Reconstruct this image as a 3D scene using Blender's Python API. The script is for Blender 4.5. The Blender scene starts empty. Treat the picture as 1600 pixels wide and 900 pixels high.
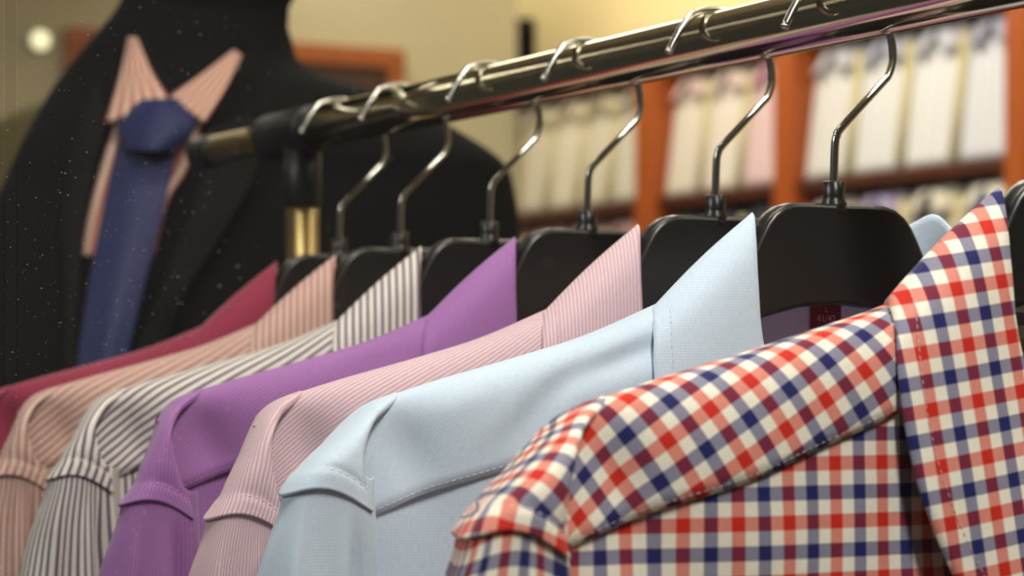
import bpy, bmesh, math, random
import numpy as np
from mathutils import Vector, Matrix

# ------------------------------------------------------------------ frame
# Ground plan: A = direction of the clothes rail (away from the camera),
# P = horizontal direction across it.  W(s, d, z): s along A, d along P,
# z above the eye.  The camera stands at s = d = 0.
FPX = 3850.0
EYE = 1.45
_n = math.hypot(2040, FPX)
A = (-2040 / _n, FPX / _n)
P = (FPX / _n, 2040 / _n)
ROT = math.atan2(P[1], P[0])
RAIL_D, RAIL_Z = 0.6032, 0.1496


def W(s, d, z=0.0):
    return Vector((s * A[0] + d * P[0], s * A[1] + d * P[1], EYE + z))


scene = bpy.context.scene
col = scene.collection

cam_data = bpy.data.cameras.new('camera')
cam = bpy.data.objects.new('camera', cam_data)
col.objects.link(cam)
cam.location = (0, 0, EYE)
cam.rotation_euler = (math.pi / 2, 0, 0)
cam_data.sensor_width = 36.0
cam_data.lens = FPX / 1600 * 36.0
cam_data.shift_y = 130 / 1600
cam_data.clip_start = 0.02
cam_data.dof.use_dof = True
cam_data.dof.focus_distance = 0.96
cam_data.dof.aperture_fstop = cam_data.lens / 7.2
scene.camera = cam

world = bpy.data.worlds.new('world')
scene.world = world
world.use_nodes = True
world.node_tree.nodes['Background'].inputs[0].default_value = (0.95, 0.93, 0.9, 1)
world.node_tree.nodes['Background'].inputs[1].default_value = 0.05

scene.view_settings.view_transform = 'Standard'
scene.view_settings.look = 'None'
scene.view_settings.gamma = 1.0
scene.view_settings.use_curve_mapping = False
scene.view_settings.exposure = 0.0


def area(name, s, d, z, sx, sy, power, colr=(1, .9, .76), aim=None, spread=180):
    l = bpy.data.lights.new(name, 'AREA')
    l.shape = 'RECTANGLE'
    l.size, l.size_y, l.energy, l.color = sx, sy, power, colr
    l.spread = math.radians(spread)
    o = bpy.data.objects.new(name, l)
    col.objects.link(o)
    o.location = W(s, d, z)
    if aim is None:
        o.rotation_euler = (0, 0, ROT)
    else:
        o.rotation_euler = (W(*aim) - o.location).to_track_quat('-Z', 'Y').to_euler()
    return o


CEIL = 1.75
def point_fill(name, s, d, z, power, colr=(1, .9, .74), r=.09):
    l = bpy.data.lights.new(name, 'POINT')
    l.energy, l.color, l.shadow_soft_size = power, colr, r
    o = bpy.data.objects.new(name, l)
    col.objects.link(o)
    o.location = W(s, d, z)
    return o


area('window_track_light', -.32, 0.38, CEIL - .12, .16, 1.0, 46, (1, .96, .89), aim=(1.0, .62, 0))
area('rail_track_light', 1.15, 0.42, CEIL - .12, .16, 1.0, 17, (1, .94, .84), aim=(1.05, .6, 0))
area('shop_ceiling_light', 4.6, 2.2, CEIL - .05, 1.2, 1.2, 30, (1, .9, .72))
area('left_wall_fill', 5.0, 1.2, CEIL - .05, .8, .8, 36, (1, .92, .76))  # unseen fill, added to brighten the left of the beige wall
area('sleeve_fill', 1.2, -1.5, 1.25, .7, .7, 19, (1, .97, .92), aim=(1.0, .5, -.05))  # added fill outside the glass, there to brighten the sleeves
area('shelf_ceiling_light', 6.0, 3.1, CEIL - .05, 3.4, .25, 40, (1, .92, .76), aim=(6.0, 4.0, .4))
area('cream_wall_fill', 6.8, 3.95, CEIL - .04, 4.2, .12, 12.5, (1, .92, .74), aim=(6.8, 4.37, 1.15))  # added fill that lifts the cream wall above the shelves
for i_, s_ in enumerate((.1, 1.3, 2.6)):
    point_fill('ceiling_fill_%d' % i_, s_, 1.55, CEIL - .42, 12)  # added point fills, lighting the ceiling that the rail mirrors

# ------------------------------------------------------------------ materials
MATS = {}


def s2l(c):
    return tuple(((x / 255) / 12.92 if x / 255 <= .04045 else ((x / 255 + .055) / 1.055) ** 2.4) for x in c)


class NT:
    def __init__(self, name):
        self.m = bpy.data.materials.new(name)
        self.m.use_nodes = True
        self.t = self.m.node_tree
        self.b = self.t.nodes['Principled BSDF']

    def n(self, kind, **kw):
        x = self.t.nodes.new(kind)
        for k, v in kw.items():
            setattr(x, k, v)
        return x

    def l(self, a, b):
        self.t.links.new(a, b)

    def math(self, op, a, b=None, c=None):
        x = self.n('ShaderNodeMath', operation=op)
        for i, v in enumerate((a, b, c)):
            if v is None:
                continue
            if isinstance(v, (int, float)):
                x.inputs[i].default_value = v
            else:
                self.l(v, x.inputs[i])
        return x.outputs[0]

    def mix(self, f, a, b):
        x = self.n('ShaderNodeMix', data_type='RGBA')
        for i, v in ((0, f), (6, a), (7, b)):
            if isinstance(v, (int, float)):
                x.inputs[i].default_value = v
            elif isinstance(v, tuple):
                x.inputs[i].default_value = (*v, 1)
            else:
                self.l(v, x.inputs[i])
        return x.outputs[2]

    def stripe(self, coord, period, frac, soft=.08, off=0.0):
        """1 inside a stripe of width frac*period, soft edged."""
        x = self.math('FRACT', self.math('ADD', self.math('DIVIDE', coord, period), off + 100))
        d = self.math('ABSOLUTE', self.math('SUBTRACT', x, .5))
        r = self.n('ShaderNodeMapRange')
        self.l(d, r.inputs[0])
        r.inputs[1].default_value = frac / 2 + soft / 2
        r.inputs[2].default_value = frac / 2 - soft / 2
        return r.outputs[0]


def plain(name, c, rough=.6, metal=0, spec=.5, bump=None, var=None, coat=0, emis=None):
    if name in MATS:
        return MATS[name]
    k = NT(name)
    lin = s2l(c)
    k.b.inputs['Base Color'].default_value = (*lin, 1)
    k.b.inputs['Roughness'].default_value = rough
    k.b.inputs['Metallic'].default_value = metal
    k.b.inputs['Specular IOR Level'].default_value = spec
    k.b.inputs['Coat Weight'].default_value = coat
    if emis:
        k.b.inputs['Emission Color'].default_value = (*lin, 1)
        k.b.inputs['Emission Strength'].default_value = emis
    tc = k.n('ShaderNodeTexCoord')
    if var:
        nz = k.n('ShaderNodeTexNoise')
        nz.inputs['Scale'].default_value = var[0]
        nz.inputs['Detail'].default_value = 4
        k.l(tc.outputs['Object'], nz.inputs['Vector'])
        k.l(k.mix(k.math('MULTIPLY', nz.outputs[0], var[1] * 2), lin, tuple(x * .55 for x in lin)), k.b.inputs['Base Color'])
    if bump:
        nz = k.n('ShaderNodeTexNoise')
        nz.inputs['Scale'].default_value = bump[0]
        nz.inputs['Detail'].default_value = 3
        k.l(tc.outputs['Object'], nz.inputs['Vector'])
        bp = k.n('ShaderNodeBump')
        bp.inputs['Strength'].default_value = bump[1]
        bp.inputs['Distance'].default_value = bump[2]
        k.l(nz.outputs[0], bp.inputs['Height'])
        k.l(bp.outputs[0], k.b.inputs['Normal'])
    MATS[name] = k.m
    return k.m


def fabric(name, base, stripes=(), plaid=None, sheen=.15, rough=.75, weave=.00045):
    """UVs are in metres of cloth.  stripes: (axis, period, frac, colour, softness)."""
    if name in MATS:
        return MATS[name]
    k = NT(name)
    uv = k.n('ShaderNodeUVMap')
    sp = k.n('ShaderNodeSeparateXYZ')
    k.l(uv.outputs[0], sp.inputs[0])
    ax = {'u': sp.outputs[0], 'v': sp.outputs[1]}
    g = lambda c: tuple(x / 255 for x in c)
    if plaid:
        white, red, navy, p = plaid
        def threads(c):
            x = k.mix(k.stripe(c, p * 4, .25, .012, 0), g(white), g(red))
            return k.mix(k.stripe(c, p * 4, .25, .012, .5), x, g(navy))
        cc = k.mix(.5, threads(ax['u']), threads(ax['v']))
        # twill: fine diagonal lines bring the warp or the weft forward
        tw = k.stripe(k.math('ADD', ax['u'], ax['v']), .0009, .5, .4)
        cc2 = k.mix(.5, threads(ax['u']), threads(ax['v']))
        a_, b_ = threads(ax['u']), threads(ax['v'])
        cc = k.mix(k.math('ADD', k.math('MULTIPLY', tw, .24), .38), a_, b_)
    else:
        cc = None
        for (axis, per, fr, c, soft) in stripes:
            src = cc if cc is not None else g(base)
            cc = k.mix(k.stripe(ax[axis], per, fr, soft), src, g(c))
        if cc is None:
            rgb = k.n('ShaderNodeRGB')
            rgb.outputs[0].default_value = (*g(base), 1)
            cc = rgb.outputs[0]
    # thread-scale unevenness
    nz = k.n('ShaderNodeTexNoise')
    mp = k.n('ShaderNodeMapping')
    mp.inputs['Scale'].default_value = (300, 2600, 1)
    k.l(uv.outputs[0], mp.inputs['Vector'])
    k.l(mp.outputs[0], nz.inputs['Vector'])
    nz.inputs['Scale'].default_value = 1
    f = k.math('ADD', k.math('MULTIPLY', nz.outputs[0], .16), .92)
    hs = k.n('ShaderNodeHueSaturation')
    k.l(cc, hs.inputs['Color'])
    k.l(f, hs.inputs['Value'])
    gm = k.n('ShaderNodeGamma')
    gm.inputs[1].default_value = 2.2
    k.l(hs.outputs[0], gm.inputs[0])
    k.l(gm.outputs[0], k.b.inputs['Base Color'])
    k.b.inputs['Roughness'].default_value = rough
    k.b.inputs['Sheen Weight'].default_value = sheen
    k.b.inputs['Sheen Roughness'].default_value = .4
    k.b.inputs['Specular IOR Level'].default_value = .25
    wv = k.math('MULTIPLY', k.math('SINE', k.math('MULTIPLY', ax['u'], 6.283 / weave)),
                k.math('SINE', k.math('MULTIPLY', ax['v'], 6.283 / weave)))
    bp = k.n('ShaderNodeBump')
    bp.inputs['Strength'].default_value = .25
    bp.inputs['Distance'].default_value = .0002
    k.l(wv, bp.inputs['Height'])
    k.l(bp.outputs[0], k.b.inputs['Normal'])
    MATS[name] = k.m
    return k.m


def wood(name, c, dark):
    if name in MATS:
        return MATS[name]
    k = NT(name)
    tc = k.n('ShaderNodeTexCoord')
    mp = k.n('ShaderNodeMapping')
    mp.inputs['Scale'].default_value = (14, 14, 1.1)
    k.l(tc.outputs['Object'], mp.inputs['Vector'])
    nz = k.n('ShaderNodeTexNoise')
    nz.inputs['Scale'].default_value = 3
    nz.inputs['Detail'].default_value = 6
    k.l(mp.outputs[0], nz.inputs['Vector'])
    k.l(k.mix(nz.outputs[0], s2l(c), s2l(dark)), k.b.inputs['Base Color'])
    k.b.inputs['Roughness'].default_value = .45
    MATS[name] = k.m
    return k.m


chrome = plain('polished_chrome', (206, 196, 166), .1, 1)
wire = plain('hook_wire_steel', (190, 190, 182), .22, 1, bump=(900, .1, .0002))
black_plastic = plain('black_plastic', (33, 31, 29), .3, spec=.5, bump=(420, .06, .0003))
black_joint = plain('black_joint_plastic', (16, 15, 14), .45)
suit_black = plain('black_suiting', (15, 14, 13), .95, spec=.1, bump=(700, .3, .0006))
lapel_black = plain('black_lapel_suiting', (23, 21, 18), .9, spec=.12, bump=(700, .3, .0006))
form_black = plain('black_jersey_form', (13, 12, 10), .95, spec=.1)
beige_wall = plain('beige_wall_paint', (180, 172, 142), .9, spec=.15, bump=(60, .05, .002))
cream_wall = plain('cream_wall_paint', (248, 228, 172), .9, spec=.15, bump=(60, .05, .002))
ceil_mat = plain('ceiling_white', (225, 218, 200), .9, spec=.1)
floor_mat = plain('floor_tile', (120, 105, 85), .35, var=(2, .3))
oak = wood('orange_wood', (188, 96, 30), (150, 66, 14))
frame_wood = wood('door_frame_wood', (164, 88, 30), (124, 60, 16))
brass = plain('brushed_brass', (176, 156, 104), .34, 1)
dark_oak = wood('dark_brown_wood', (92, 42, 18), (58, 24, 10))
door_wood = wood('door_wood', (66, 32, 20), (44, 20, 12))


# ------------------------------------------------------------------ mesh helpers
def link(name, me, parent=None, mat=None, smooth=True):
    o = bpy.data.objects.new(name, me)
    col.objects.link(o)
    if parent is not None:
        o.parent = parent
    if mat is not None and not me.materials:
        me.materials.append(mat)
    if smooth:
        me.polygons.foreach_set('use_smooth', [True] * len(me.polygons))
    return o


def tag(o, label=None, cat=None, group=None, kind=None):
    for k, v in (('label', label), ('category', cat), ('group', group), ('kind', kind)):
        if v:
            o[k] = v
    return o


def empty(name, loc, rz=0.0):
    o = bpy.data.objects.new(name, None)
    o.empty_display_size = .05
    col.objects.link(o)
    o.location = loc
    o.rotation_euler = (0, 0, rz)
    return o


class MB:
    def __init__(self):
        self.v, self.f, self.uv = [], [], []

    def grid(self, pts, uvs=None, close=False, flip=False):
        """pts [i][j] -> quads."""
        n, m = len(pts), len(pts[0])
        b = len(self.v)
        for i in range(n):
            for j in range(m):
                self.v.append(tuple(pts[i][j]))
        for i in range(n - 1):
            for j in range(m if close else m - 1):
                k = (j + 1) % m
                q = [b + i * m + j, b + (i + 1) * m + j, b + (i + 1) * m + k, b + i * m + k]
                if flip:
                    q.reverse()
                self.f.append(q)
                if uvs is not None:
                    k2 = j + 1
                    w = [uvs[i][j], uvs[i + 1][j], uvs[i + 1][k2], uvs[i][k2]]
                    if flip:
                        w.reverse()
                    self.uv.append(w)
                else:
                    self.uv.append([(0, 0)] * 4)
        return b

    def poly(self, idx):
        self.f.append(list(idx))
        self.uv.append([(0, 0)] * len(idx))

    def box(self, x0, x1, y0, y1, z0, z1):
        b = len(self.v)
        self.v += [(x, y, z) for x in (x0, x1) for y in (y0, y1) for z in (z0, z1)]
        for q in ((0, 1, 3, 2), (4, 6, 7, 5), (0, 4, 5, 1), (2, 3, 7, 6), (0, 2, 6, 4), (1, 5, 7, 3)):
            self.poly([b + i for i in q])

    def tube(self, path, r, n=12, cap=True):
        path = [Vector(q) for q in path]
        rings = []
        up = None
        for i, q in enumerate(path):
            t = (path[min(i + 1, len(path) - 1)] - path[max(i - 1, 0)]).normalized()
            if up is None:
                up = Vector((0, 0, 1)) if abs(t.z) < .9 else Vector((1, 0, 0))
            up = (up - t * up.dot(t)).normalized()
            sd = t.cross(up)
            rr = r[i] if isinstance(r, (list, tuple)) else r
            rings.append([q + (up * math.cos(a) + sd * math.sin(a)) * rr for a in [2 * math.pi * k / n for k in range(n)]])
        b = self.grid(rings, close=True)
        if cap:
            self.poly([b + k for k in range(n)])
            e = b + (len(path) - 1) * n
            self.poly([e + n - 1 - k for k in range(n)])

    def build(self, name, mat, parent=None, smooth=True, solid=None, bevel=None, fix=True):
        me = bpy.data.meshes.new(name)
        me.from_pydata([tuple(v) for v in self.v], [], self.f)
        l = me.uv_layers.new(name='UVMap')
        flat = [c for w in self.uv for q in w for c in q]
        l.data.foreach_set('uv', flat)
        if fix:
            bm = bmesh.new()
            bm.from_mesh(me)
            bmesh.ops.recalc_face_normals(bm, faces=bm.faces)
            bm.to_mesh(me)
            bm.free()
        me.update()
        o = link(name, me, parent, mat, smooth)
        if bevel:
            md = o.modifiers.new('bevel', 'BEVEL')
            md.width, md.segments, md.limit_method = bevel[0], bevel[1], 'ANGLE'
            md.angle_limit = math.radians(40)
        if solid:
            md = o.modifiers.new('solid', 'SOLIDIFY')
            md.thickness, md.offset = solid, 0
        return o


def boxpart(name, mat, parent, x0, x1, y0, y1, z0, z1, bevel=None):
    m = MB()
    m.box(x0, x1, y0, y1, z0, z1)
    return m.build(name, mat, parent, smooth=False, bevel=(bevel, 2) if bevel else None)


def cr(pts, n):
    """Catmull-Rom resample of a list of tuples at n parameters (uniform in index)."""
    p = np.array(pts, float)
    k = len(p)
    t = np.linspace(0, k - 1, n)
    i = np.minimum(t.astype(int), k - 2)
    u = (t - i)[:, None]
    p0, p1, p2, p3 = p[np.maximum(i - 1, 0)], p[i], p[i + 1], p[np.minimum(i + 2, k - 1)]
    return .5 * (2 * p1 + (p2 - p0) * u + (2 * p0 - 5 * p1 + 4 * p2 - p3) * u ** 2 + (3 * p1 - p0 - 3 * p2 + p3) * u ** 3)


def arc_uv(g, close=False):
    """UV in metres for grid g [i][j][3] (metres): u along i, v along j."""
    g = np.array(g)
    mid = g.shape[1] // 2
    du = np.concatenate([[0], np.cumsum(np.linalg.norm(np.diff(g[:, mid], axis=0), axis=1))])
    dv = np.linalg.norm(np.diff(g, axis=1), axis=2).mean(axis=0)
    if close:
        dv = np.concatenate([dv, [np.linalg.norm(g[:, 0] - g[:, -1], axis=1).mean()]])
    v = np.concatenate([[0], np.cumsum(dv)])
    v = v - v[mid]
    return [[(du[i], v[j]) for j in range(len(v))] for i in range(len(du))]


def dev_uv(g, axes, ref=None):
    """Develop a grid on cloth: u along the given cloth direction of each row, v the rest of the arc, both in metres."""
    g = np.array(g)
    n, m = g.shape[:2]
    mid = m // 2 if ref is None else ref
    du = np.concatenate([[0], np.cumsum(np.linalg.norm(np.diff(g[:, mid], axis=0), axis=1))])
    out = []
    for i in range(n):
        e = np.array(axes[i])
        row = [None] * m
        row[mid] = (du[i], 0.0)
        for rng_, sg in ((range(mid + 1, m), 1), (range(mid - 1, -1, -1), -1)):
            u, v, prev = du[i], 0.0, g[i, mid]
            for j in rng_:
                d = g[i, j] - prev
                a_ = float(d @ e)
                u += a_
                v += sg * math.sqrt(max(float(d @ d) - a_ * a_, 0))
                row[j] = (u, v)
                prev = g[i, j]
        out.append(row)
    return out


def rot_uv(uv, deg, off=(0, 0)):
    c, s = math.cos(math.radians(deg)), math.sin(math.radians(deg))
    return [[(a * c - b * s + off[0], a * s + b * c + off[1]) for (a, b) in r] for r in uv]


# ------------------------------------------------------------------ the setting
def setting_box(name, mat, s0, s1, d0, d1, z0, z1):
    e = boxpart(name, mat, None, d0, d1, s0, s1, z0, z1)
    e.location = (0, 0, EYE)
    e.rotation_euler = (0, 0, ROT)
    e['kind'] = 'structure'
    return e


setting_box('floor', floor_mat, -1.5, 10.2, -1.0, 4.55, -EYE - .1, -EYE)
setting_box('ceiling', ceil_mat, -1.5, 10.2, .2, 4.55, CEIL, CEIL + .1)
setting_box('wall_right', cream_wall, -1.5, 10.2, 4.37, 4.55, -EYE, CEIL)
wb = setting_box('wall_back', beige_wall, 7.45, 7.62, .20, 3.967, -EYE, CEIL)
setting_box('wall_far', cream_wall, 10.0, 10.2, .2, 4.37, -EYE, CEIL)

# door in the back wall: wooden frame and dark leaf
dr = empty('door_1', W(7.45, 0, -EYE), ROT)
dr['kind'] = 'structure'
DX0, DX1, DTOP = 2.36, 3.525, EYE + 1.07
boxpart('jamb', frame_wood, dr, DX0, DX0 + .06, -.035, -.002, 0, DTOP - .065, .004)
boxpart('jamb', frame_wood, dr, DX1 - .06, DX1, -.035, -.002, 0, DTOP - .065, .004)
boxpart('lintel', frame_wood, dr, DX0, DX1, -.04, -.002, DTOP - .064, DTOP, .004)
leaf = boxpart('door_leaf', door_wood, dr, DX0 + .062, DX1 - .062, -.02, -.003, .01, DTOP - .067, .003)
for zz in (.25, 1.0, 1.75):
    boxpart('panel', door_wood, leaf, DX0 + .2, DX1 - .2, -.03, -.021, zz, zz + .6, .006)

# shop window between the camera and the rack: two panes with a joint
gk = NT('shop_window_glass')
for nn in list(gk.t.nodes):
    if nn.type != 'OUTPUT_MATERIAL':
        gk.t.nodes.remove(nn)
tr = gk.n('ShaderNodeBsdfTransparent')
tr.inputs[0].default_value = (.985, .99, .985, 1)
gl = gk.n('ShaderNodeBsdfGlossy')
gl.inputs['Roughness'].default_value = 0.0
lw = gk.n('ShaderNodeLayerWeight')
frf = gk.math('ADD', gk.math('MULTIPLY', gk.math('POWER', lw.outputs['Facing'], 5.0), .6), .02)
mx = gk.n('ShaderNodeMixShader')
gk.l(frf, mx.inputs[0])
gk.l(tr.outputs[0], mx.inputs[1])
gk.l(gl.outputs[0], mx.inputs[2])
outn = [x for x in gk.t.nodes if x.type == 'OUTPUT_MATERIAL'][0]
gk.l(mx.outputs[0], outn.inputs[0])
GD = .27
GJ = .925
for i, (a0, a1) in enumerate(((.02, GJ - .001), (GJ + .001, 7.44))):
    setting_box('window_%d' % (i + 1), gk.m, a0, a1, GD, GD + .005, -EYE + .002, CEIL - .002)

# ------------------------------------------------------------------ clothes rack
rack = empty('clothes_rack', W(.25, RAIL_D, -EYE), ROT)
tag(rack, 'polished chrome clothes rail on an upright with a black joint', 'clothes rack')
RZ = EYE + RAIL_Z
O = .25
m = MB(); m.tube([(0, y - O, RZ) for y in (.2, .5, .9, 1.2, 1.405)], .0128, 40); m.build('rail', chrome, rack)
m = MB(); m.tube([(0, y - O, RZ) for y in (1.46, 1.50, 1.566)], .0098, 24); m.build('rail_stub', brass, rack)
m = MB(); m.tube([(0, y - O, RZ) for y in (1.565, 1.568, 1.595, 1.598)], [.0105, .0112, .0112, .009], 24); m.build('end_cap', black_joint, rack)
jt = MB()
jt.tube([(0, y - O, RZ) for y in (1.398, 1.402, 1.466, 1.47)], [.0135, .0152, .0152, .013], 28)
jt.tube([(0, 1.417 - O, RZ + z) for z in (-.004, -.045, -.047)], [.0116, .0116, .0105], 28)
jt.build('joint', black_joint, rack)
m = MB(); m.tube([(0, 1.417 - O, z) for z in (.03, .8, RZ - .04)], .0102, 28); m.build('upright', brass, rack)
boxpart('foot', black_joint, rack, -.23, .23, 1.40 - O, 1.434 - O, 0, .032, .006)
m = MB(); m.tube([(0, .215 - O, z) for z in (.03, .8, RZ - .004)], .0102, 28); m.build('upright', chrome, rack)
jt = MB(); jt.tube([(0, y - O, RZ) for y in (.195, .199, .24, .244)], [.0135, .0152, .0152, .013], 28); jt.build('joint', black_joint, rack)
boxpart('foot', black_joint, rack, -.23, .23, .198 - O, .232 - O, 0, .032, .006)

# ------------------------------------------------------------------ hangers
MM = .001


def make_hanger_meshes():
    # hook
    pts = []
    R, cz = 32.0, 132.5
    C = (1.5, cz)
    pts += [(0, 66), (0, 80), (.6, 95)]
    pts += [(1.6, 99), (4, 102.5)]
    pts += [(24, 121.5), (28, 125.5)]
    R = 29.5
    C = (1.0, 163.6 - 1.2 - R + 1.5)
    for a in range(-6, 121, 6):
        pts.append((C[0] + R * math.cos(math.radians(a)), C[1] + R * math.sin(math.radians(a)) * (.985)))
    pts += [(-18.4, 153.8), (-21.6, 148.6), (-24.6, 143.2)]
    q = cr([(x, 0, z) for x, z in pts], 110) * MM
    hk = MB(); hk.tube(q, .00175, 10)
    # round bead at the tip
    e = Vector(q[-1]); t = (e - Vector(q[-3])).normalized()
    hk.tube([e - t * .0004, e + t * .0006, e + t * .0014], [.0018, .00205, .0013], 10)
    # body: outline of plate and arms, pillowed
    half = [(0, 70), (14, 70.2), (23, 70), (29, 68.4), (33.5, 65.4), (37, 61.5), (40.5, 55.5), (44, 48.5), (48, 40), (53, 33),
            (60, 27.5), (86, 18), (118, 6.5), (150, -3), (185, -12), (200, -17), (206, -22), (205, -29), (198, -31),
            (184, -27.5), (150, -17), (118, -7), (86, 3), (66, 11), (52, 16.5), (37, 22), (20, 26.3), (0, 28)]
    out = half + [(-x, z) for x, z in reversed(half[1:-1])]
    o2 = np.array(out)
    n = len(o2)
    nx = np.roll(o2, -1, 0) - np.roll(o2, 1, 0)
    nrm = np.stack([nx[:, 1], -nx[:, 0]], 1)
    nrm /= np.linalg.norm(nrm, axis=1)[:, None]
    # outward is to the left of travel for this orientation; test with the first point
    if nrm[0][1] < 0:
        nrm = -nrm
    rings = []
    for ins, y in ((2.6, 5.6), (1.1, 5.2), (.2, 3.6), (0, 0), (.2, -3.6), (1.1, -5.2), (2.6, -5.6)):
        r = o2 - nrm * ins
        rings.append([(x * MM, y * MM, z * MM) for x, z in r])
    bd = MB()
    b = bd.grid(rings, close=True)
    hn = n
    # fill faces strip-wise between upper and lower outline (index pairing)
    for base in (b, b + 6 * n):
        h = len(half)
        up = list(range(0, 18)); lo = list(range(h - 1, 9, -1))
        # right half: pair the upper chain 0..17 with the lower chain 27..18
        def fill(ids):
            bd.poly([base + i for i in ids])
        fill(list(range(0, h)) + list(range(h, n)))
    # neck sleeve
    nk = MB()
    nk.tube([(0, 0, z * MM) for z in (66, 70, 72, 73, 79.2, 79.6)], [.0062, .0056, .0047, .0045, .0049, .0042], 16)
    # triangular web under the sleeve
    return hk, bd, nk


hk, bd, nk = make_hanger_meshes()
HANG = [(530, 'crimson'), (625, 'peach'), (765, 'stripe'), (918, 'purple'), (1118, 'pink'), (1303, 'blue'), (1700, 'plaid')]
KK = P[0] + .5299 * P[1]
SPOT = {k: (FPX * KK * RAIL_D / (u + 1240) - RAIL_D * P[1]) / A[1] for u, k in HANG}
HLAB = {'crimson': 'black plastic hanger inside the crimson shirt at the far end of the rail',
        'peach': 'black plastic hanger inside the peach striped shirt',
        'stripe': 'black plastic hanger inside the white and grey striped shirt',
        'purple': 'black plastic hanger inside the plain purple shirt',
        'pink': 'black plastic hanger inside the pale pink finely striped shirt',
        'blue': 'black plastic hanger inside the pale blue shirt, its wide plate fully in view',
        'plaid': 'black plastic hanger inside the red and navy checked shirt, at the right edge'}
first = None
for k in SPOT:
    h = empty('clothes_hanger', W(SPOT[k], RAIL_D, 0), ROT)
    tag(h, HLAB[k], 'clothes hanger', 'hangers on the rail')
    if first is None:
        parts = [bd.build('hanger_body', black_plastic, h, smooth=False), hk.build('hook', wire, h), nk.build('hook_sleeve', black_plastic, h)]
        me = parts[0].data
        me.polygons.foreach_set('use_smooth', [len(p.vertices) == 4 for p in me.polygons])
        first = h
    else:
        for q in parts:
            c = q.copy(); col.objects.link(c); c.parent = h

# ------------------------------------------------------------------ shirts
def smooth01(x):
    x = np.clip(x, 0, 1)
    return x * x * (3 - 2 * x)


def section(T, B, By, n, bump, w):
    """Quarter super-ellipse from ridge T (w=0) to seam B (w=1), in mm."""
    e = 2.0 / n
    th = w * math.pi / 2
    c, s = max(math.cos(th), 0) ** e, max(math.sin(th), 0) ** e
    x = T[0] + (B[0] - T[0]) * (1 - c)
    z = T[1] + (B[1] - T[1]) * (1 - c) + bump * math.sin(math.pi * (1 - c))
    return x, By * s, z


YST = [((-58, 38), (-66, 0), -17, 2.6, 0), ((-87, 26), (-102, -15), -20, 2.6, 0), ((-118, 14), (-130, -25), -20, 2.6, 0),
       ((-150, 5), (-160, -36), -20, 2.6, 0), ((-185, -4), (-195, -45.5), -18, 2.6, 0), ((-206, -10), (-213, -52), -15, 2.6, 0),
       ((-215, -14.5), (-224, -56), -13, 2.6, 0), ((-224, -23), (-235, -60), -13, 2.6, 0)]
CST = [((-203, -8.6), (-208, -13), -5, 2.0, 0), ((-215, -12.4), (-221, -20), -14, 2.2, 0), ((-229, -19.0), (-228.5, -28), -25, 2.6, 0),
       ((-244, -28.5), (-229.5, -37), -29.5, 3.0, 2), ((-256, -38), (-228.5, -43.5), -30.5, 3.3, 5), ((-262, -46), (-227, -51.5), -31.5, 3.5, 6)]
CAP_W = [0, 0, .1, .55, 1, 1]
CAP_TURN = [0, .08, .24, .36, .40, .40]      # the sleeve head turns towards the shop window


def interp_st(st, n):
    flat = [(a[0], a[1], b[0], b[1], y, nn, bu) for a, b, y, nn, bu in st]
    r = cr(flat, n)
    return [((q[0], q[1]), (q[2], q[3]), q[4], q[5], q[6]) for q in r]


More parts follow.
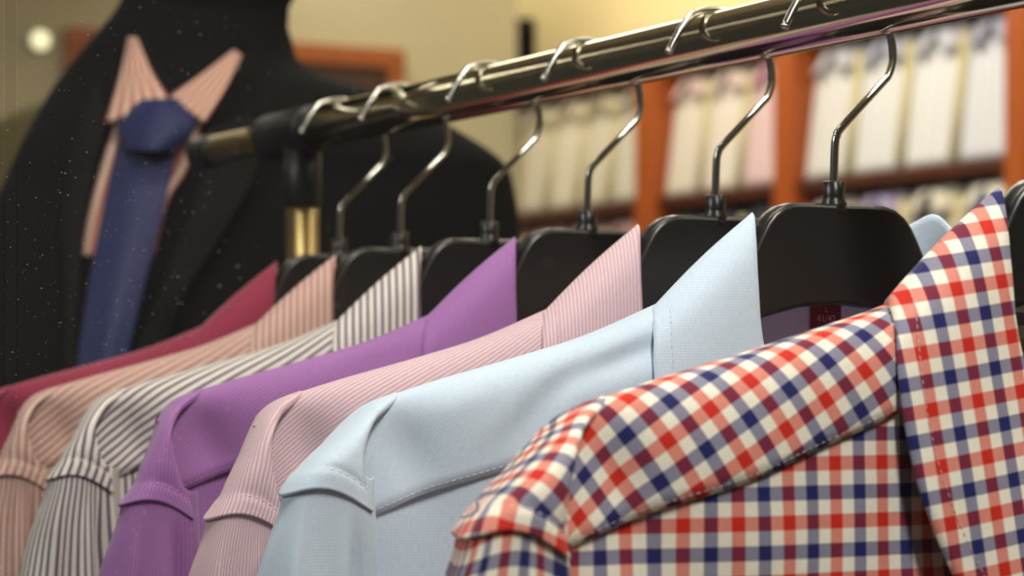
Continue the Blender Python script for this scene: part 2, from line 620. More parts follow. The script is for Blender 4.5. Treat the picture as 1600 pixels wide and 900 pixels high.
def make_shirt(key, mat, label, rng, capshift=(0, 0), ridge=1.0, dents=(), skew=13, sleeve_out=0, yoke_off=(0, 0), collar_mat=None,
               stitch=(230, 235, 240), amp=1.0, tuck=0.0, neck_dz=0.0, collar_rot=0):
    root = empty('dress_shirt', W(SPOT[key], RAIL_D, 0), ROT)
    tag(root, label, 'shirt', 'dress shirts on the rail')
    ph = [rng.uniform(0, 6.28) for _ in range(12)]
    st_mat = plain('stitch_' + key, stitch, .7)
    stitches = MB()

    def add_stitches(path, length=2.0, gap=1.3, r=.28, out=(0, -1, 0)):
        p = np.array(path)
        seg = np.linalg.norm(np.diff(p, axis=0), axis=1)
        cum = np.concatenate([[0], np.cumsum(seg)])
        pos = 0.0
        while pos + length < cum[-1]:
            a = [np.interp(pos, cum, p[:, i]) for i in range(3)]
            b = [np.interp(pos + length, cum, p[:, i]) for i in range(3)]
            mid = [(x + y) / 2 + o * r * .9 for x, y, o in zip(a, b, out)]
            stitches.tube([Vector(a) * MM, Vector(mid) * MM, Vector(b) * MM], [r * .5 * MM, r * MM, r * .5 * MM], 4, cap=False)
            pos += length + gap

    def dent(x, z):
        d = 0
        for (dx, dz, rx, rz, ang, dep) in dents:
            c, s = math.cos(math.radians(ang)), math.sin(math.radians(ang))
            u, v = (x - dx) * c + (z - dz) * s, -(x - dx) * s + (z - dz) * c
            d += dep * math.exp(-(u / rx) ** 2 - (v / rz) ** 2)
        return d

    def ripple(x, z, drop):
        k = smooth01(drop / 40)
        return amp * k * (1.1 * math.sin(x / 17 + z / 26 + ph[0]) + .8 * math.sin(x / 31 - z / 19 + ph[1]) + .5 * math.sin(x / 9.5 + z / 40 + ph[2]))

    # ---- yoke with the shoulder caps (front, top and back)
    yokes = []
    ws_half = np.concatenate([np.linspace(1, 0, 22)])
    NS = 46
    sts = interp_st([((a[0], a[1] + (neck_dz if i < 2 else 0)), b, y, n, bu) for i, (a, b, y, n, bu) in enumerate(YST)], NS)
    cst = interp_st([((a[0] + capshift[0] * CAP_W[i], a[1] + capshift[1] * CAP_W[i]),
                      (b[0] + capshift[0] * CAP_W[i], b[1] + capshift[1] * CAP_W[i]), y, n, bu)
                     for i, (a, b, y, n, bu) in enumerate(CST)], 30)
    front_seam = None
    turn = np.interp(np.linspace(0, 5, 30), range(6), CAP_TURN)
    for sx in (1, -1):
        for which, stations in (('yoke', sts), ('cap', cst)):
            G = []
            for (T, B, By, n, bu) in stations:
                row = []
                for w in ws_half:                      # front seam -> ridge
                    x, y, z = section(T, B, By, n, bu, w)
                    if which == 'yoke':
                        y += (dent(x, z) + ripple(x, z, T[1] - z) * .55) * math.sin(w * math.pi / 2)
                    else:
                        y += .5 * math.sin(x / 6 + ph[3]) * w
                        x += turn[len(G)] * (y + 30)
                    row.append((sx * x * MM, y * MM, z * MM))
                for w in ws_half[::-1][1:]:            # ridge -> back seam
                    x, y, z = section(T, B, By, n, bu, w)
                    if which == 'cap':
                        x += turn[len(G)] * (-y + 30)
                    else:
                        x += 1.5 * abs(y) * float(smooth01((len(G) - 24) / 16))
                    row.append((sx * x * MM, -y * MM, z * MM))
                G.append(row)
            if which == 'cap':
                gg = np.array(G)
                ctr = np.array([sx * (gg[23, 0, 0] * sx + gg[23, 21, 0] * sx) / 2, 0, 0])
                for i_ in range(len(G)):
                    prof = -.00045 * math.exp(-((i_ - 22.6) / .8) ** 2) + .0007 * float(smooth01((i_ - 22.5) / 2))
                    o_ = (gg[i_] - ctr) * np.array([1, 1, 0])
                    o_ = o_ / np.linalg.norm(o_, axis=1)[:, None]
                    gg[i_] += o_ * prof
                G = [[tuple(q) for q in r] for r in gg]
            if which == 'yoke':
                uv = dev_uv(G, [(-.951 * sx, 0, -.309)] * len(G))
            else:
                gg = np.array(G)
                tg = np.gradient(gg[:, 3], axis=0)
                tg = tg / np.linalg.norm(tg, axis=1)[:, None]
                uv = dev_uv(G, tg, 3)
            uv = rot_uv(uv, skew * sx if which == 'yoke' else 0, (yoke_off[0] + (.002 if which == 'cap' else 0), yoke_off[1] + (.003 if which == 'cap' else 0)))
            if which == 'yoke':
                yokes.append(MB()); yokes[-1].grid(G, uv)
            else:
                cp = MB(); cp.grid(G, uv); cp.build('shoulder_cap', mat, root, solid=.0011)
            if sx == 1:
                g = np.array(G) / MM
                if which == 'yoke':
                    front_seam = g[:, 0].copy()
                    add_stitches([q + np.array([0, -.75, 2.0]) for q in g[3:42, 0]], 1.7, 1.1, .15)
                else:
                    cc_ = np.array([(g[23, 0, 0] + g[23, 21, 0]) / 2, 0, 0])
                    sp_ = []
                    for q in g[23, 0:26]:
                        o_ = (q - cc_) * np.array([1, 1, 0])
                        sp_.append(q + o_ / np.linalg.norm(o_) * .7)
                    add_stitches(sp_, 1.9, 1.2, .3)
    yokes[0].build('yoke', mat, root, solid=.0011)
    yokes[1].build('yoke', mat, root, solid=.0011)

    # ---- sleeves
    for sx in (1, -1):
        sl = MB()
        T, B, By, n, bu = cst[-1]
        xo, xi = T[0], B[0]
        zt = (T[1] + B[1]) / 2
        so = sleeve_out
        stn = [(xo + 6, xi - .5, abs(By) - 2.6, zt + 9), (xo + 1.4, xi - .5, abs(By) - 1.2, zt + 3), (xo - .6, xi, abs(By) - .6, zt - 4), (xo - 8 - so * .3, xi + 2, abs(By) + .5, zt - 28),
               (xo - 16 - so, xi + 6, abs(By) + 3, zt - 80), (xo - 24 - so, xi + 10, 36, zt - 190), (xo - 24 - so, xi + 10, 36, zt - 330),
               (xo - 14 - so, xi + 4, 34, zt - 430), (xo - 2, xi - 2, 32, zt - 470), (xo - 2, xi - 2, 32, zt - 530)]
        rs = cr(stn, 64)
        G = []
        for (a, b, yh, z) in rs:
            ring = []
            drop = zt - z
            k = smooth01((drop - 4) / 70)
            n_s = n + (2.6 - n) * smooth01(drop / 250)
            def pt(w, side):
                x, y, zz = section((a, z), (b, z), -yh, n_s, bu * (1 - smooth01(drop / 60)), w)
                return x, side * y, zz
            base_ring = [pt(w, 1) for w in np.linspace(1, 0, 60)] + [pt(w, -1) for w in np.linspace(0, 1, 26)[1:]]
            for q_ in (.75, .5, .25):
                base_ring.append((b + 3 * (1 - (2 * q_ - 1) ** 2), -yh * (1 - 2 * q_), z))
            cxm = (a + b) / 2
            for x, y, zz in base_ring:
                th = math.atan2(y, x - cxm) % (2 * math.pi)
                f = 1 + k * (.06 * math.sin(3 * th + ph[4] + drop / 90) + .05 * math.sin(5 * th + ph[5] - drop / 70) + .04 * math.sin(8 * th + ph[6]))
                x = x + (.40 - .25 * smooth01(drop / 120)) * (y + 30)
                if y < -yh * .5:
                    fx_ = (x - .35 * (y + 30) - a) / (b - a)
                    k2 = float(smooth01((drop - 3) / 30))
                    g1, g2 = .30 + .04 * math.sin(ph[9]), .80 + .03 * math.sin(ph[10])
                    y += k2 * (7 * max(0, (g1 - fx_) / g1) - 2.2 * math.exp(-((fx_ - g1) / .06) ** 2)
                               + 6.5 * math.exp(-((fx_ - g2) / .045) ** 2) - 2.0 * math.exp(-((fx_ - g2 + .13) / .06) ** 2))
                pl = k * 0 * math.exp(-((th - 5.05) / .13) ** 2)
                ring.append((sx * (cxm + (x - cxm) * f) * MM, (y * f + pl) * MM, (zz + (drop < 8) * 0) * MM))
            G.append(ring)
        uv = arc_uv(G, close=True)
        uv = [[(v, u) for (u, v) in r] for r in uv]
        uv = [[(u, v) for (u, v) in r] for r in uv]
        # stripes run along the sleeve: keep v across
        uv = [[(v, u) for (u, v) in r] for r in uv]
        sl.grid(G, uv, close=True)
        sl.build('sleeve', mat, root, solid=.0009)

    # ---- front panels
    fs = front_seam
    fx, fy, fz = fs[:, 0], fs[:, 1], fs[:, 2]
    order = np.argsort(fx)
    fx, fy, fz = fx[order], fy[order], fz[order]
    for sx in (1, -1):
        fp = MB()
        G = []
        for x in np.linspace(-236, -3, 70):
            if x < -70:
                z0 = np.interp(x, fx, fz) + 5
                y0 = np.interp(x, fx, fy) + 1.0
            else:
                t = (x + 70) / 67
                z0 = -2 + 5 * (1 - t) - 82 * t ** 1.3
                y0 = np.interp(-70, fx, fy) + 2.6 - 7 * t
            col_ = []
            for t in np.linspace(0, 1, 52):
                z = z0 + (-600 - z0) * t ** 1.35
                drop = z0 - z
                edge = smooth01((x + 236) / 30)
                y = y0 - 9 * smooth01(drop / 300) * edge + 6 * (1 - edge) * smooth01(drop / 40)
                y += (ripple(x, z, drop) + dent(x, z) * .5) * edge + 4 * edge * smooth01(drop / 350) * math.sin(x / 24 + ph[7])
                y -= tuck * smooth01((x + 101) / 1.6)
                if sx == -1:
                    y += 1.2
                col_.append((sx * x * MM, y * MM, z * MM))
            G.append(col_)
        uv = [[(q[2] - 0, q[0]) for q in r] for r in G]
        uv = [[(a + .0017, b + .001) for a, b in r] for r in uv]
        fp.grid(G, uv)
        fp.build('front_panel', mat, root, solid=.0008)

    # ---- back panel
    bp = MB()
    G = []
    for x in np.linspace(-236, 236, 80):
        ax_ = -abs(x)
        if ax_ > -58:
            z0 = 26 + 4 * (ax_ / 58) ** 2
            y0 = 21.0 - 6 * (ax_ / 58) ** 2
        else:
            z0 = np.interp(ax_, [-236, -215, -150, -87, -58], [-62, -40, -8, 12, 30])
            y0 = np.interp(ax_, [-236, -215, -150, -87, -58], [6, 9, 14, 14, 15])
        r = []
        for t in np.linspace(0, 1, 40):
            z = z0 + (-600 - z0) * t ** 1.3
            y = y0 + 10 * smooth01((z0 - z) / 300) + 4 * smooth01((z0 - z) / 300) * math.sin(x / 28 + ph[8])
            r.append((x * MM, y * MM, z * MM))
        G.append(r)
    bp.grid(G, [[(q[2], q[0]) for q in r] for r in G])
    bp.build('back_panel', mat, root, solid=.0008)

    # ---- collar: stand (inside) rolling over the fold into the leaf
    fold = [(0, 26, 53), (-22, 22, 55), (-35, 12, 60), (-40.5, 0, 64.5), (-46, -10, 54), (-49.5, -17, 36), (-50, -22, 10), (-42, -26, -22), (-24, -28, -52), (-8, -28, -72)]
    outer = [(0, 40, 20), (-36, 36, 21), (-70, 24, 22), (-90, -1, 24), (-98, -16, 14), (-101.5, -22.5, -2), (-101, -27, -24), (-97, -31, -45), (-84, -34, -74), (-62, -36, -104)]
    base = [(0, 25, 26), (-26, 21, 27), (-44, 12, 28), (-56, 0, 27), (-62, -10, 18), (-64, -16, 6), (-60, -20, -14), (-48, -23, -38), (-28, -25, -62), (-10, -25, -82)]
    NT_ = 60
    F, Oo, Bs = cr(fold, NT_), cr(outer, NT_), cr(base, NT_)
    cmat = collar_mat or mat
    cl = MB()
    for sx in (1, -1):
        G = []
        for i in range(NT_):
            f, o_, b_ = F[i].copy(), Oo[i].copy(), Bs[i]
            if sx == -1:
                f = f + np.array([-12, 0, 2]) * math.sin(math.pi * min(i / (NT_ - 1) * 1.6, 1)) if i > 0 else f
                o_ = o_ + np.array([-4, 0, 3]) * math.sin(math.pi * i / (NT_ - 1))
            out = o_ - f
            out = out / np.linalg.norm(out)
            inn = b_ - f
            inn = inn / np.linalg.norm(inn)
            row = []
            for t in np.linspace(1, 0, 8)[:-1]:          # stand from base up to the fold
                q = f + (b_ - f) * t
                row.append(q)
            # the roll
            row[-1] = f + inn * 3.0 - out * .4
            row.append(f + inn * .7 + np.array([0, 0, .5]))
            row.append(f + out * .5 + np.array([0, 0, .5]))
            for t in np.linspace(0, 1, 19)[1:]:
                q = f + (o_ - f) * t
                # leaf bows outward a little, away from the neck
                nrm = np.cross(F[min(i + 1, NT_ - 1)] - F[max(i - 1, 0)], out)
                nrm = nrm / (np.linalg.norm(nrm) + 1e-9)
                if nrm @ (q - b_) < 0:
                    nrm = -nrm
                q = q + nrm * (2.4 - 1.2 * math.exp(-((i - 20) / 7) ** 2)) * math.sin(math.pi * t)
                row.append(q)
            G.append([(sx * q[0] * MM, q[1] * MM, q[2] * MM) for q in row])
        uv = arc_uv(G)
        g = np.array(G)
        # cloth coordinates measured from the fold: u along it, v across
        fo = g[:, 9]
        uv = [[(-(g[i, j, 2] - fo[28, 2]), 1.1 * (-.9 * sx * g[i, j, 0] + .43 * g[i, j, 1])) for j in range(g.shape[1])] for i in range(NT_)]
        uv = rot_uv(uv, collar_rot)
        cl.grid(G, uv)
        if sx == 1:
            gm = g / MM
            path = [gm[i, -4] * .9 + gm[i, -3] * .1 + np.array([-.45, -.95, .2]) for i in range(20, NT_)]
            add_stitches(path, 1.7, 1.1, .19)
    cl.build('collar', cmat, root, solid=.0014)
    if stitches.v:
        s_ = stitches.build('stitching', st_mat, root)
        s_['kind'] = 'stuff'
    return root


R_ = lambda k: random.Random(k)
common = (-203, -29, 13, 22, 15, 8.0)
crimson = fabric('crimson_cotton', (142, 47, 72), (('v', .0012, .3, (130, 41, 65), .3),), sheen=.3)
peach = fabric('peach_stripe_cotton', (206, 180, 168), (('v', .0040, .42, (168, 114, 106), .2),))
stripe = fabric('grey_stripe_cotton', (224, 218, 210), (('v', .0040, .40, (106, 94, 104), .14),))
purple = fabric('purple_cotton', (162, 112, 172), (('v', .0016, .4, (146, 96, 158), .3),), sheen=.2)
pink = fabric('pink_pin_stripe_cotton', (222, 200, 202), (('v', .0017, .46, (196, 156, 172), .35),))
blue = fabric('pale_blue_cotton', (206, 224, 238), (('u', .0011, .4, (196, 213, 236), .4),))
plaid = fabric('red_navy_check_cotton', (240, 232, 214), plaid=((246, 240, 222), (206, 44, 30), (34, 36, 96), .0048))

make_shirt('crimson', crimson, 'crimson shirt at the far end of the rail, beside the suit', R_(1), dents=[common], stitch=(190, 70, 100))
make_shirt('peach', peach, 'peach and white finely striped shirt next to the crimson one', R_(2), dents=[common], capshift=(10, -11), stitch=(220, 180, 160))
make_shirt('stripe', stripe, 'white shirt with bold dark grey stripes', R_(3), dents=[common], capshift=(8, -7), stitch=(225, 220, 215))
make_shirt('purple', purple, 'plain purple shirt between grey striped and pink shirts', R_(4), dents=[common, (-120, 6, 14, 6, 20, 2)], capshift=(9, -14), stitch=(196, 140, 206))
make_shirt('pink', pink, 'pale pink shirt with very fine stripes', R_(5), dents=[common], capshift=(5, -14), stitch=(232, 206, 214))
shirt_blue = make_shirt('blue', blue, 'pale blue shirt with stitched collar and red size label', R_(6),
                        dents=[common, (-112, 5, 28, 5, 20, 4.4), (-150, -14, 24, 5, 42, 3.2), (-178, -8, 16, 6, 30, -2.0)], stitch=(222, 234, 244))
make_shirt('plaid', plaid, 'red, navy and cream checked shirt in front at right', R_(7), dents=[(-206, -32, 10, 20, 15, 4)], capshift=(-6, -6), skew=14,
           stitch=(214, 206, 206), tuck=1.6, neck_dz=-3, collar_rot=9)

# size label and lavender sheet inside the pale blue shirt
lav = fabric('lavender_sheet_cotton', (218, 212, 254))
m = MB()
Gl = [[(x * MM, (20.0 - 6 * (x / 58) ** 2) * MM - .0016, z * MM) for z in np.linspace(33 + 3 * (x / 58) ** 2, -34, 14)] for x in np.linspace(-56, 56, 30)]
m.grid(Gl, arc_uv(Gl))
m.build('inner_yoke_sheet', lav, shirt_blue, solid=.0006)['label'] = 'lavender sheet inside the yoke'
lab_mat = plain('label_red', (126, 18, 40), .7)
thread = plain('label_thread', (205, 150, 160), .7)
lb = boxpart('size_label', lab_mat, shirt_blue, .0002, .0158, .0169, .0173, .004, .034)
lb['label'] = 'dark red woven size label'


def text_part(name, txt, size, loc, rot, mat, parent):
    cu = bpy.data.curves.new(name, 'FONT')
    cu.body = txt
    cu.size = size
    cu.align_x = 'CENTER'
    cu.extrude = .0001
    t = bpy.data.objects.new(name, cu)
    col.objects.link(t)
    dg = bpy.context.evaluated_depsgraph_get()
    me = bpy.data.meshes.new_from_object(t.evaluated_get(dg))
    bpy.data.objects.remove(t)
    o = link(name, me, parent, mat, smooth=False)
    o.location = loc
    o.rotation_euler = rot
    return o


text_part('lettering', '41/42', .0043, (.008, .0168, .0211), (math.pi / 2, 0, 0), thread, lb)
text_part('lettering', 'L', .0036, (.008, .0168, .0252), (math.pi / 2, 0, 0), thread, lb)

# ------------------------------------------------------------------ suit on a mannequin
def px(u, v, Y):
    """Where the sight line of photograph point (u, v) meets depth Y (real position, metres)."""
    return Vector(((u - 800) / FPX * Y, Y, (580 - v) / FPX * Y))


def loft(rows, n=48):
    """rows: (z, left, right, depth_front, depth_back, ycentre, exponent)"""
    r = cr(rows, 60)
    G = []
    for (z, l, rr, df, db, yc, ex) in r:
        ring = []
        for k in range(n):
            th = 2 * math.pi * k / n
            c, s = math.cos(th), math.sin(th)
            e = 2 / ex
            x = (l + rr) / 2 + (rr - l) / 2 * abs(c) ** e * (1 if c > 0 else -1)
            y = yc + (db if s > 0 else df) * abs(s) ** e * (1 if s > 0 else -1)
            ring.append((x, y, z))
        G.append(ring)
    return G, r


def front_y(r, x, z):
    zs = r[:, 0][::-1]
    f = lambda k: np.interp(z, zs, r[:, k][::-1])
    l, rr, df, yc, ex = f(1), f(2), f(3), f(5), f(6)
    t = np.clip(abs((x - (l + rr) / 2) / ((rr - l) / 2)), 0, .98)
    return yc - df * (1 - t ** ex) ** (1 / ex)


MAN = Vector((-.235, 2.02, 0))
man = empty('suit_mannequin', (MAN.x, MAN.y, 0), 0)
tag(man, 'mannequin in a black suit with blue tie and striped peach shirt', 'mannequin')
E0 = Vector((MAN.x, MAN.y, -EYE))   # local = world(rel eye) - (MAN.x, MAN.y, -EYE)


def lc(v):
    return (v[0] - MAN.x, v[1] - MAN.y, v[2] + EYE)


rows = [(.33, -.315, -.184, .060, .068, 2.03, 2), (.30, -.324, -.184, .062, .068, 2.03, 2), (.268, -.347, -.182, .065, .07, 2.02, 2), (.245, -.366, -.160, .075, .08, 2.02, 2), (.22, -.380, -.088, .09, .09, 2.01, 2.1),
        (.195, -.391, -.044, .105, .1, 2.0, 2.2), (.17, -.400, -.008, .112, .105, 1.99, 2.3), (.15, -.408, .001, .118, .11, 1.99, 2.3), (.10, -.424, .007, .13, .12, 1.98, 2.3),
        (.0, -.445, .010, .15, .125, 1.965, 2.3), (-.15, -.455, .010, .16, .125, 1.96, 2.3), (-.35, -.44, -.01, .15, .12, 1.97, 2.3), (-.62, -.46, .0, .16, .13, 1.97, 2.3)]
G, RW = loft(rows)
jk = MB()
b = jk.grid([[lc(q) for q in r] for r in G], close=True)
jk.poly([b + k for k in range(48)])
jk.poly([b + 59 * 48 + k for k in range(48)])
jacket = jk.build('jacket', suit_black, man)
# neck and head block of the form
nrows = [(.52, -.25, -.22, .03, .03, 2.04, 2), (.50, -.31, -.17, .08, .09, 2.03, 2), (.42, -.345, -.135, .10, .11, 2.03, 2), (.35, -.335, -.15, .085, .10, 2.03, 2),
         (.30, -.318, -.184, .066, .072, 2.03, 2), (.262, -.32, -.179, .066, .07, 2.03, 2), (.2, -.33, -.17, .07, .07, 2.02, 2)]
Gn, RN = loft(nrows)
nk_ = MB()
b = nk_.grid([[lc(q) for q in r] for r in Gn], close=True)
nk_.poly([b + k for k in range(48)])
nk_.build('head_form', form_black, man)
# sleeve hanging from the near shoulder
slv = MB()
q = cr([(-.075, 1.96, .115), (-.055, 1.95, .08), (-.048, 1.94, .0), (-.045, 1.93, -.1), (-.04, 1.91, -.3), (-.045, 1.86, -.52)], 30)
slv.tube([lc(x) for x in q], list(np.interp(np.linspace(0, 1, 30), [0, .15, .4, 1], [.03, .058, .062, .05])), 24)
slv.build('jacket_sleeve', suit_black, man)
slv = MB()
q = cr([(-.385, 2.06, .15), (-.415, 2.06, .10), (-.435, 2.06, .02), (-.45, 2.06, -.1), (-.455, 2.04, -.3), (-.45, 2.0, -.52)], 30)
slv.tube([lc(x) for x in q], list(np.interp(np.linspace(0, 1, 30), [0, .15, .4, 1], [.02, .045, .055, .05])), 24)
slv.build('jacket_sleeve', suit_black, man)


def patch(name, left, right, off, mat, parent, n=26, m=14, bulge=0.0, uvscale=1, thick=.002, edge_off=0.0):
    """Cloth between two outlines laid on the front of the torso."""
    L, R = cr(left, n), cr(right, n)
    Gp, U = [], []
    for i in range(n):
        row, ur = [], []
        for j in range(m):
            t = j / (m - 1)
            u, v = L[i] + (R[i] - L[i]) * t
            Y = 1.93
            for _ in range(5):
                w = px(u, v, Y)
                Y = front_y(RW, w.x, w.z) - off - bulge * math.sin(math.pi * t) - edge_off * (1 - abs(2 * t - 1))
            w = px(u, v, Y)
            row.append(lc(w))
            ur.append((i / (n - 1) * uvscale, (t - .5) * uvscale))
        Gp.append(row)
        U.append(ur)
    mb = MB()
    mb.grid(Gp, U)
    return mb.build(name, mat, parent, solid=thick)


pst = fabric('peach_suit_shirt_stripe', (212, 186, 166), (('v', .0088, .45, (160, 90, 76), .3),))
shirtp = patch('shirt_front', [(196, 150), (178, 200), (155, 270), (135, 350), (128, 400)], [(318, 160), (312, 205), (292, 265), (262, 315), (240, 400)], .004, pst, man, uvscale=.06)
lf = patch('shirt_collar', [(203, 58), (188, 120), (166, 192)], [(212, 60), (238, 115), (268, 160)], .022, pst, man, bulge=.004, uvscale=.045, thick=.003)
rf = patch('shirt_collar', [(366, 80), (315, 118), (266, 152)], [(376, 88), (352, 140), (320, 192)], .022, pst, man, bulge=.004, uvscale=.045, thick=.003)
tie_mat = fabric('navy_silk', (40, 46, 88), (('v', .0022, .4, (35, 40, 80), .4),), sheen=.1, rough=.42)
tie = patch('tie', [(186, 225), (168, 300), (148, 400), (128, 520), (112, 640)], [(278, 225), (262, 300), (238, 400), (208, 520), (180, 640)], .012, tie_mat, man, bulge=.006, uvscale=.08, thick=.003)
knot = patch('tie_knot', [(216, 158), (190, 178), (186, 205), (196, 236)], [(278, 156), (306, 178), (300, 205), (270, 236)], .020, tie_mat, tie, bulge=.016, uvscale=.06, thick=.004)
patch('lapel', [(322, 205), (308, 300), (272, 400), (224, 520), (195, 620)], [(392, 180), (402, 265), (345, 370), (280, 480), (240, 620)], .012, lapel_black, jacket, bulge=.003)
patch('lapel', [(150, 130), (112, 240), (98, 340), (100, 440), (100, 620)], [(168, 190), (148, 260), (130, 360), (122, 460), (112, 620)], .012, lapel_black, jacket, bulge=.003)
# stand
m = MB(); m.tube([(0, 0, z) for z in (.02, .4, .86)], .016, 20); m.build('stand_pole', chrome, man)
m = MB(); m.tube([(0, 0, z) for z in (0, .004, .02, .026)], [.15, .155, .15, .03], 40); m.build('stand_base', black_joint, man)

# ------------------------------------------------------------------ olive bust behind the suit
OL = Vector((-.57, 3.6, 0))
ol = empty('jacket_bust', (OL.x, OL.y, 0), 0)
tag(ol, 'bust in an olive beige jacket, half hidden behind the black suit at left', 'mannequin')
olive = plain('olive_jacket_cloth', (112, 102, 66), .95, spec=.1, bump=(300, .2, .001))
_dx = .03
orow = [(z, l + _dx, r + _dx, a, b, c, e) for z, l, r, a, b, c, e in [(.43, -.665, -.535, .06, .065, 3.6, 2), (.40, -.70, -.50, .075, .08, 3.6, 2), (.372, -.77, -.43, .09, .09, 3.6, 2.1), (.34, -.82, -.38, .1, .1, 3.6, 2.3),
        (.29, -.845, -.355, .115, .11, 3.6, 2.4), (.2, -.855, -.345, .125, .115, 3.6, 2.4), (-.1, -.85, -.35, .12, .11, 3.6, 2.4), (-.5, -.86, -.34, .13, .12, 3.6, 2.4)]]
Go, _ = loft(orow)
m = MB()
b = m.grid([[(q[0] - OL.x, q[1] - OL.y, q[2] + EYE) for q in r] for r in Go], close=True)
m.poly([b + k for k in range(48)]); m.poly([b + 59 * 48 + k for k in range(48)])
m.build('jacket', olive, ol)
gn, _ = loft([(.462, -.60, -.54, .03, .03, 3.6, 2), (.458, -.62, -.52, .05, .05, 3.6, 2), (.44, -.625, -.515, .055, .055, 3.6, 2), (.40, -.63, -.51, .06, .06, 3.6, 2)])
m = MB()
b = m.grid([[(q[0] - OL.x, q[1] - OL.y, q[2] + EYE) for q in r] for r in gn], close=True)
m.poly([b + k for k in range(48)])
m.build('neck_form', form_black, ol)
m = MB(); m.tube([(0, 0, z) for z in (.02, .5, 1.0)], .016, 20); m.build('stand_pole', chrome, ol)
m = MB(); m.tube([(0, 0, z) for z in (0, .004, .02, .026)], [.15, .155, .15, .03], 40); m.build('stand_base', black_joint, ol)

# ------------------------------------------------------------------ shelf unit with packed shirts
SU = empty('shelf_unit', W(0, 3.94, -EYE), ROT)
tag(SU, 'orange wood wall shelving with packed shirts standing in its bays', 'shelf unit')
DIV = [(4.74, 4.83), (5.75, 5.85), (6.50, 6.62), (3.66, 3.75), (7.66, 7.75)]
TOPZ, ROWA, ROWB = .97, .535, .09
for (y0, y1) in DIV:
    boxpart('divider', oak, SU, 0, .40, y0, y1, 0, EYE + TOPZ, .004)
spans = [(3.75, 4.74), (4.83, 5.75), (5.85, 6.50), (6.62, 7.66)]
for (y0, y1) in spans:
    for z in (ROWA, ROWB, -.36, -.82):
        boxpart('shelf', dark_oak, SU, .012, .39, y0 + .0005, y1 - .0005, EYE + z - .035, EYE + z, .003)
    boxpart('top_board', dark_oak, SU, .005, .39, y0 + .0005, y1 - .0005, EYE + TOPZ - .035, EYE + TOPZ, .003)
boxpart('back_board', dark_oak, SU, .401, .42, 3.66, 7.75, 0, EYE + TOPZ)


def make_pack(name, w, h, colr, accent, label, loc, lean, tie=None, group='packed shirts on the shelves'):
    r = empty(name, loc, ROT)
    tag(r, label, 'packed shirt', group)
    body_mat = fabric('pack_%d_%d_%d' % colr, colr, (('v', .012, .3, tuple(int(c * .93) for c in colr), .3),))
    ca, sa = math.cos(lean), math.sin(lean)
    tilt = lambda x, y, z: (x * ca + z * sa, y, z * ca - x * sa + .0)
    # x: depth (0 front .. +), y: across, z: up
    G = []
    for i in range(17):
        t = i / 16
        z = h * t
        row = []
        for j in range(33):
            th = 2 * math.pi * j / 32
            c, s = math.cos(th), math.sin(th)
            e = .42
            y = w / 2 * abs(c) ** e * (1 if c > 0 else -1) * (1 - .05 * t ** 4)
            x = .018 + .018 * abs(s) ** e * (1 if s > 0 else -1) * (1 - .3 * t ** 6)
            x -= .006 * math.sin(math.pi * t) * (1 if s < 0 else 0) * (1 - abs(y / (w / 2)) ** 2)
            row.append(tilt(x, y, z))
        G.append(row[:-1])
    m = MB()
    uv = [[(G[i][0][2], (j / 32) * 2 * (w + .04)) for j in range(33)] for i in range(17)]
    b = m.grid(G, uv, close=True)
    m.poly([b + k for k in range(32)]); m.poly([b + 16 * 32 + 31 - k for k in range(32)])
    m.build('folded_body', body_mat, r)
    # collar: two leaves and a standing band around the neck opening
    acc = fabric('pack_%d_%d_%d' % accent, accent)
    for sgn in (-1, 1):
        c = MB()
        fold_, out_ = [], []
        for k in range(13):
            a = math.pi * k / 12
            # from centre front (a=0) round to centre back (a=pi)
            fold_.append((.018 - .034 * math.cos(a) * .9, sgn * .062 * math.sin(a) ** .8 + sgn * .002, h - .005 + .035 * (1 - math.cos(a)) / 2))
            out_.append((.006 - .034 * math.cos(a) * 1.05, sgn * (.078 * math.sin(a) ** .6 + .034 * max(math.cos(a), 0)), h - .07 + .045 * (1 - math.cos(a)) / 2 + .0))
        Gc = [[tilt(*(np.array(f) + (np.array(o) - np.array(f)) * t)) for t in (0, .33, .66, 1)] for f, o in zip(fold_, out_)]
        c.grid(Gc, arc_uv(Gc))
        c.build('collar_leaf', acc, r, solid=.003)
    ni = MB()  # dark band: collar shade and small dark details put into one colour
    Gi = [[tilt(.016 - .028 * math.cos(a_), .05 * math.sin(a_), h - .012 + z_ + .016 * (1 - math.cos(a_))) for a_ in np.linspace(-2.2, 2.2, 13)] for z_ in (-.03, .012)]
    ni.grid(Gi, arc_uv(Gi)); ni.build('neck_shade_band', plain('pack_neck_shade', (74, 68, 82), .5), r, solid=.002)
    if tie:
        tm = fabric('pack_tie_%d_%d_%d' % tie, tie)
        c = MB()
        Gc = [[tilt(-.022 - .006 * math.sin(math.pi * t), wd * (t - .5), z) for t in (0, .25, .5, .75, 1)] for z, wd in ((h - .02, .034), (h - .06, .03), (h - .065, .04), (h - .16, .07), (h - .30, .085))]
        c.grid(Gc, arc_uv(Gc)); c.build('tie', tm, r, solid=.003)
    # card strip at the side of the pack
    cs = MB()
    e0, e1 = -w / 2 - .004, -w / 2 + .020
    Gc = [[tilt(xx, yy, z) for xx, yy in ((.03, e0), (-.004, e0), (-.004, e1), (.004, e1))] for z in (.004, h * .5, h - .02)]
    cs.grid(Gc, arc_uv(Gc)); cs.build('card_edge', plain('pack_card', (206, 194, 150), .6), r, solid=.002)
    return r


packs = []
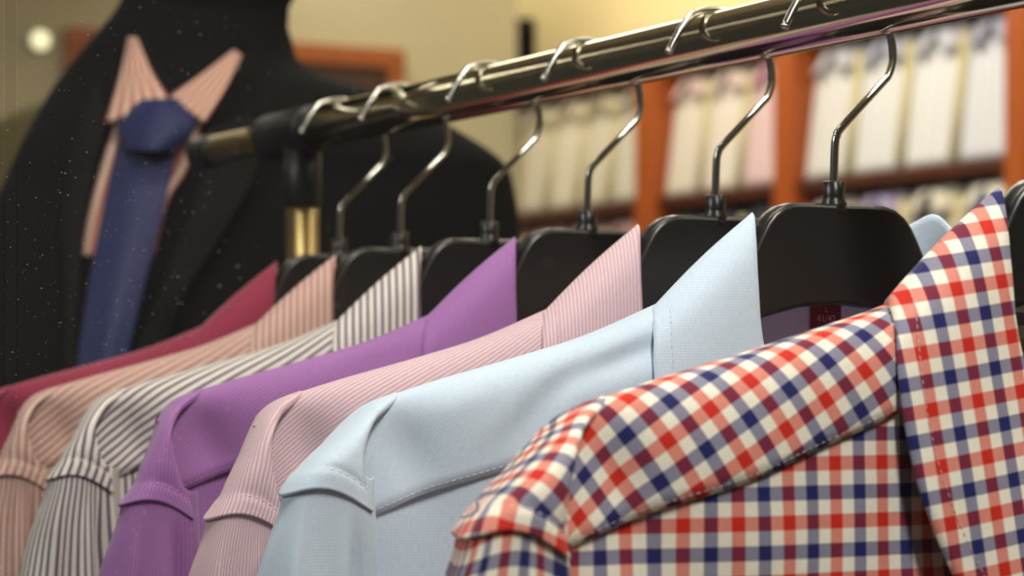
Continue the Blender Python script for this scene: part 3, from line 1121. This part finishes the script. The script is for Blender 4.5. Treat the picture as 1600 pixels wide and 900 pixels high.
# upper row
def bay(y0, y1, cols, z, depth, names, ties=None, h=.36):
    h = .385 if z < .3 else h
    n = len(cols)
    pitch = (y1 - y0) / n
    for i, (c, a) in enumerate(cols):
        yc = y1 - pitch * (i + .5)          # image left (far) first
        make_pack('packed_shirt', pitch - .012, h, c, a, names[i], W(yc, 3.94 + depth, z + .004), math.radians(7), tie=(ties[i] if ties else None))


bay(6.62, 7.66, [((222, 212, 190), (206, 190, 166)), ((228, 220, 200), (196, 186, 160)), ((236, 226, 206), (200, 186, 160)), ((226, 218, 196), (190, 178, 150)), ((222, 216, 200), (190, 180, 160))], ROWA, .03,
    ['cream packed shirt, farthest left on the upper shelf behind the beige wall end', 'cream packed shirt second from the left in the far left bay',
     'ivory packed shirt in the middle of the far left bay', 'cream packed shirt second from the divider in the far left bay', 'grey cream packed shirt against the left orange divider'])
bay(5.85, 6.50, [((232, 222, 208), (214, 184, 178)), ((238, 226, 216), (220, 196, 186)), ((232, 200, 204), (214, 160, 172))], ROWA, .03,
    ['cream packed shirt at the left of the middle bay, upper shelf', 'ivory packed shirt in the centre of the middle bay', 'pink packed shirt at the right of the middle bay'])
bay(4.83, 5.75, [((226, 224, 222), (190, 188, 196)), ((228, 228, 230), (176, 176, 196)), ((230, 230, 232), (196, 196, 210)), ((222, 224, 234), (170, 172, 196))], ROWA, .03,
    ['white packed shirt leftmost in the right bay, upper shelf', 'white packed shirt second from left in the right bay with a violet grey collar',
     'white packed shirt third from left in the right bay', 'pale blue white packed shirt beside the rightmost orange divider'], ties=None)
bay(3.75, 4.74, [((226, 214, 190), (196, 170, 130)), ((226, 220, 210), (196, 186, 170))], ROWA, .03,
    ['cream packed shirt just right of the rightmost orange divider', 'pale packed shirt at the near end, mostly out of view'])
bay(6.62, 7.66, [((206, 176, 166), (196, 150, 140)), ((212, 184, 176), (190, 150, 144)), ((206, 172, 170), (190, 140, 140)), ((196, 166, 160), (180, 140, 136))], ROWB, .004,
    ['dusty rose packed shirt on the lower shelf, far left end', 'dusty pink packed shirt second from left on the lower shelf', 'rose packed shirt third from left on the lower shelf', 'brownish rose packed shirt on the lower shelf by the left divider'])
bay(5.85, 6.50, [((90, 84, 92), (60, 56, 64)), ((70, 70, 84), (50, 50, 60)), ((96, 90, 100), (60, 60, 70))], ROWB, .004,
    ['dark grey packed shirt on the lower shelf, left in the middle bay', 'charcoal blue packed shirt on the lower shelf, middle bay centre', 'dark violet grey packed shirt on the lower shelf, right in the middle bay'])
bay(4.83, 5.75, [((196, 184, 184), (188, 172, 190)), ((190, 184, 196), (160, 150, 186)), ((184, 180, 178), (214, 206, 190)), ((206, 200, 192), (226, 220, 204))], ROWB, .004,
    ['rose grey packed shirt on the lower shelf, left in the right bay', 'lilac grey packed shirt on the lower shelf, right bay', 'grey packed shirt with a dark tie on the lower shelf', 'pale packed shirt with a navy tie on the lower shelf beside the rightmost divider'],
    ties=[None, None, (44, 44, 52), (52, 58, 110)])

# ------------------------------------------------------------------ glowing wall disc and small loudspeaker
wl_p = W(7.45, 0, 0)
# where the disc sits on the back wall
def on_wall(u, v, s):
    k = (u - 800) / FPX
    d = (k * s * A[1] - s * A[0]) / (P[0] - k * P[1])
    Y = s * A[1] + d * P[1]
    return d, (580 - v) / FPX * Y


ld, lz = on_wall(65, 62, 7.4)
disc = empty('wall_disc', W(7.448, ld, lz), ROT)  # glowing disc stands for a round bright spot
tag(disc, 'small round glowing disc on the beige wall', 'disc')
m = MB(); m.tube([(0, -y, 0) for y in (0, .03, .035)], [.034, .034, .030], 28); m.build('housing', plain('disc_white', (230, 225, 205), .5), disc)
m = MB(); m.tube([(0, -y, 0) for y in (.0355, .042, .046)], [.029, .025, .006], 28); m.build('disc_face', plain('disc_glow', (255, 250, 205), .4, emis=1.3), disc)
sd, sz = on_wall(818, 66, 7.5)
sp = empty('wall_speaker', W(7.535, 3.967, sz), ROT)
tag(sp, 'small black loudspeaker at the end of the beige wall', 'loudspeaker')
boxpart('cabinet', black_joint, sp, .012, .10, -.04, .04, -.085, .085, .008)
boxpart('bracket', black_joint, sp, 0, .0118, -.015, .015, -.03, .03)
boxpart('grille', form_black, sp, .017, .095, -.045, -.0405, -.07, .07, .001)

# ------------------------------------------------------------------ dust on the window
rd = random.Random(11)
dust = MB()
for i in range(1500):
    s = .30 + (rd.random() ** .6) * .9
    z = rd.uniform(-.12, .20)
    if rd.random() < .5:
        s = rd.gauss(.80, .07); z = rd.gauss(.03, .06)
    r = .00006 + .00020 * rd.random() ** 3
    c = Vector((GD - r * .6, s, z))
    b = len(dust.v)
    dust.v += [c + Vector(q) * r * rd.uniform(.7, 1.4) for q in ((1, 0, 0), (-1, 0, 0), (0, 1, 0), (0, -1, 0), (0, 0, 1), (0, 0, -1))]
    for q in ((0, 2, 4), (2, 1, 4), (1, 3, 4), (3, 0, 4), (2, 0, 5), (1, 2, 5), (3, 1, 5), (0, 3, 5)):
        dust.poly([b + k for k in q])
do = dust.build('window_dust', plain('dust', (220, 215, 205), .9), None)
do.location = (0, 0, EYE)
do.rotation_euler = (0, 0, ROT)
tag(do, 'fine pale dust specks on the shop window glass', 'dust', kind='stuff')
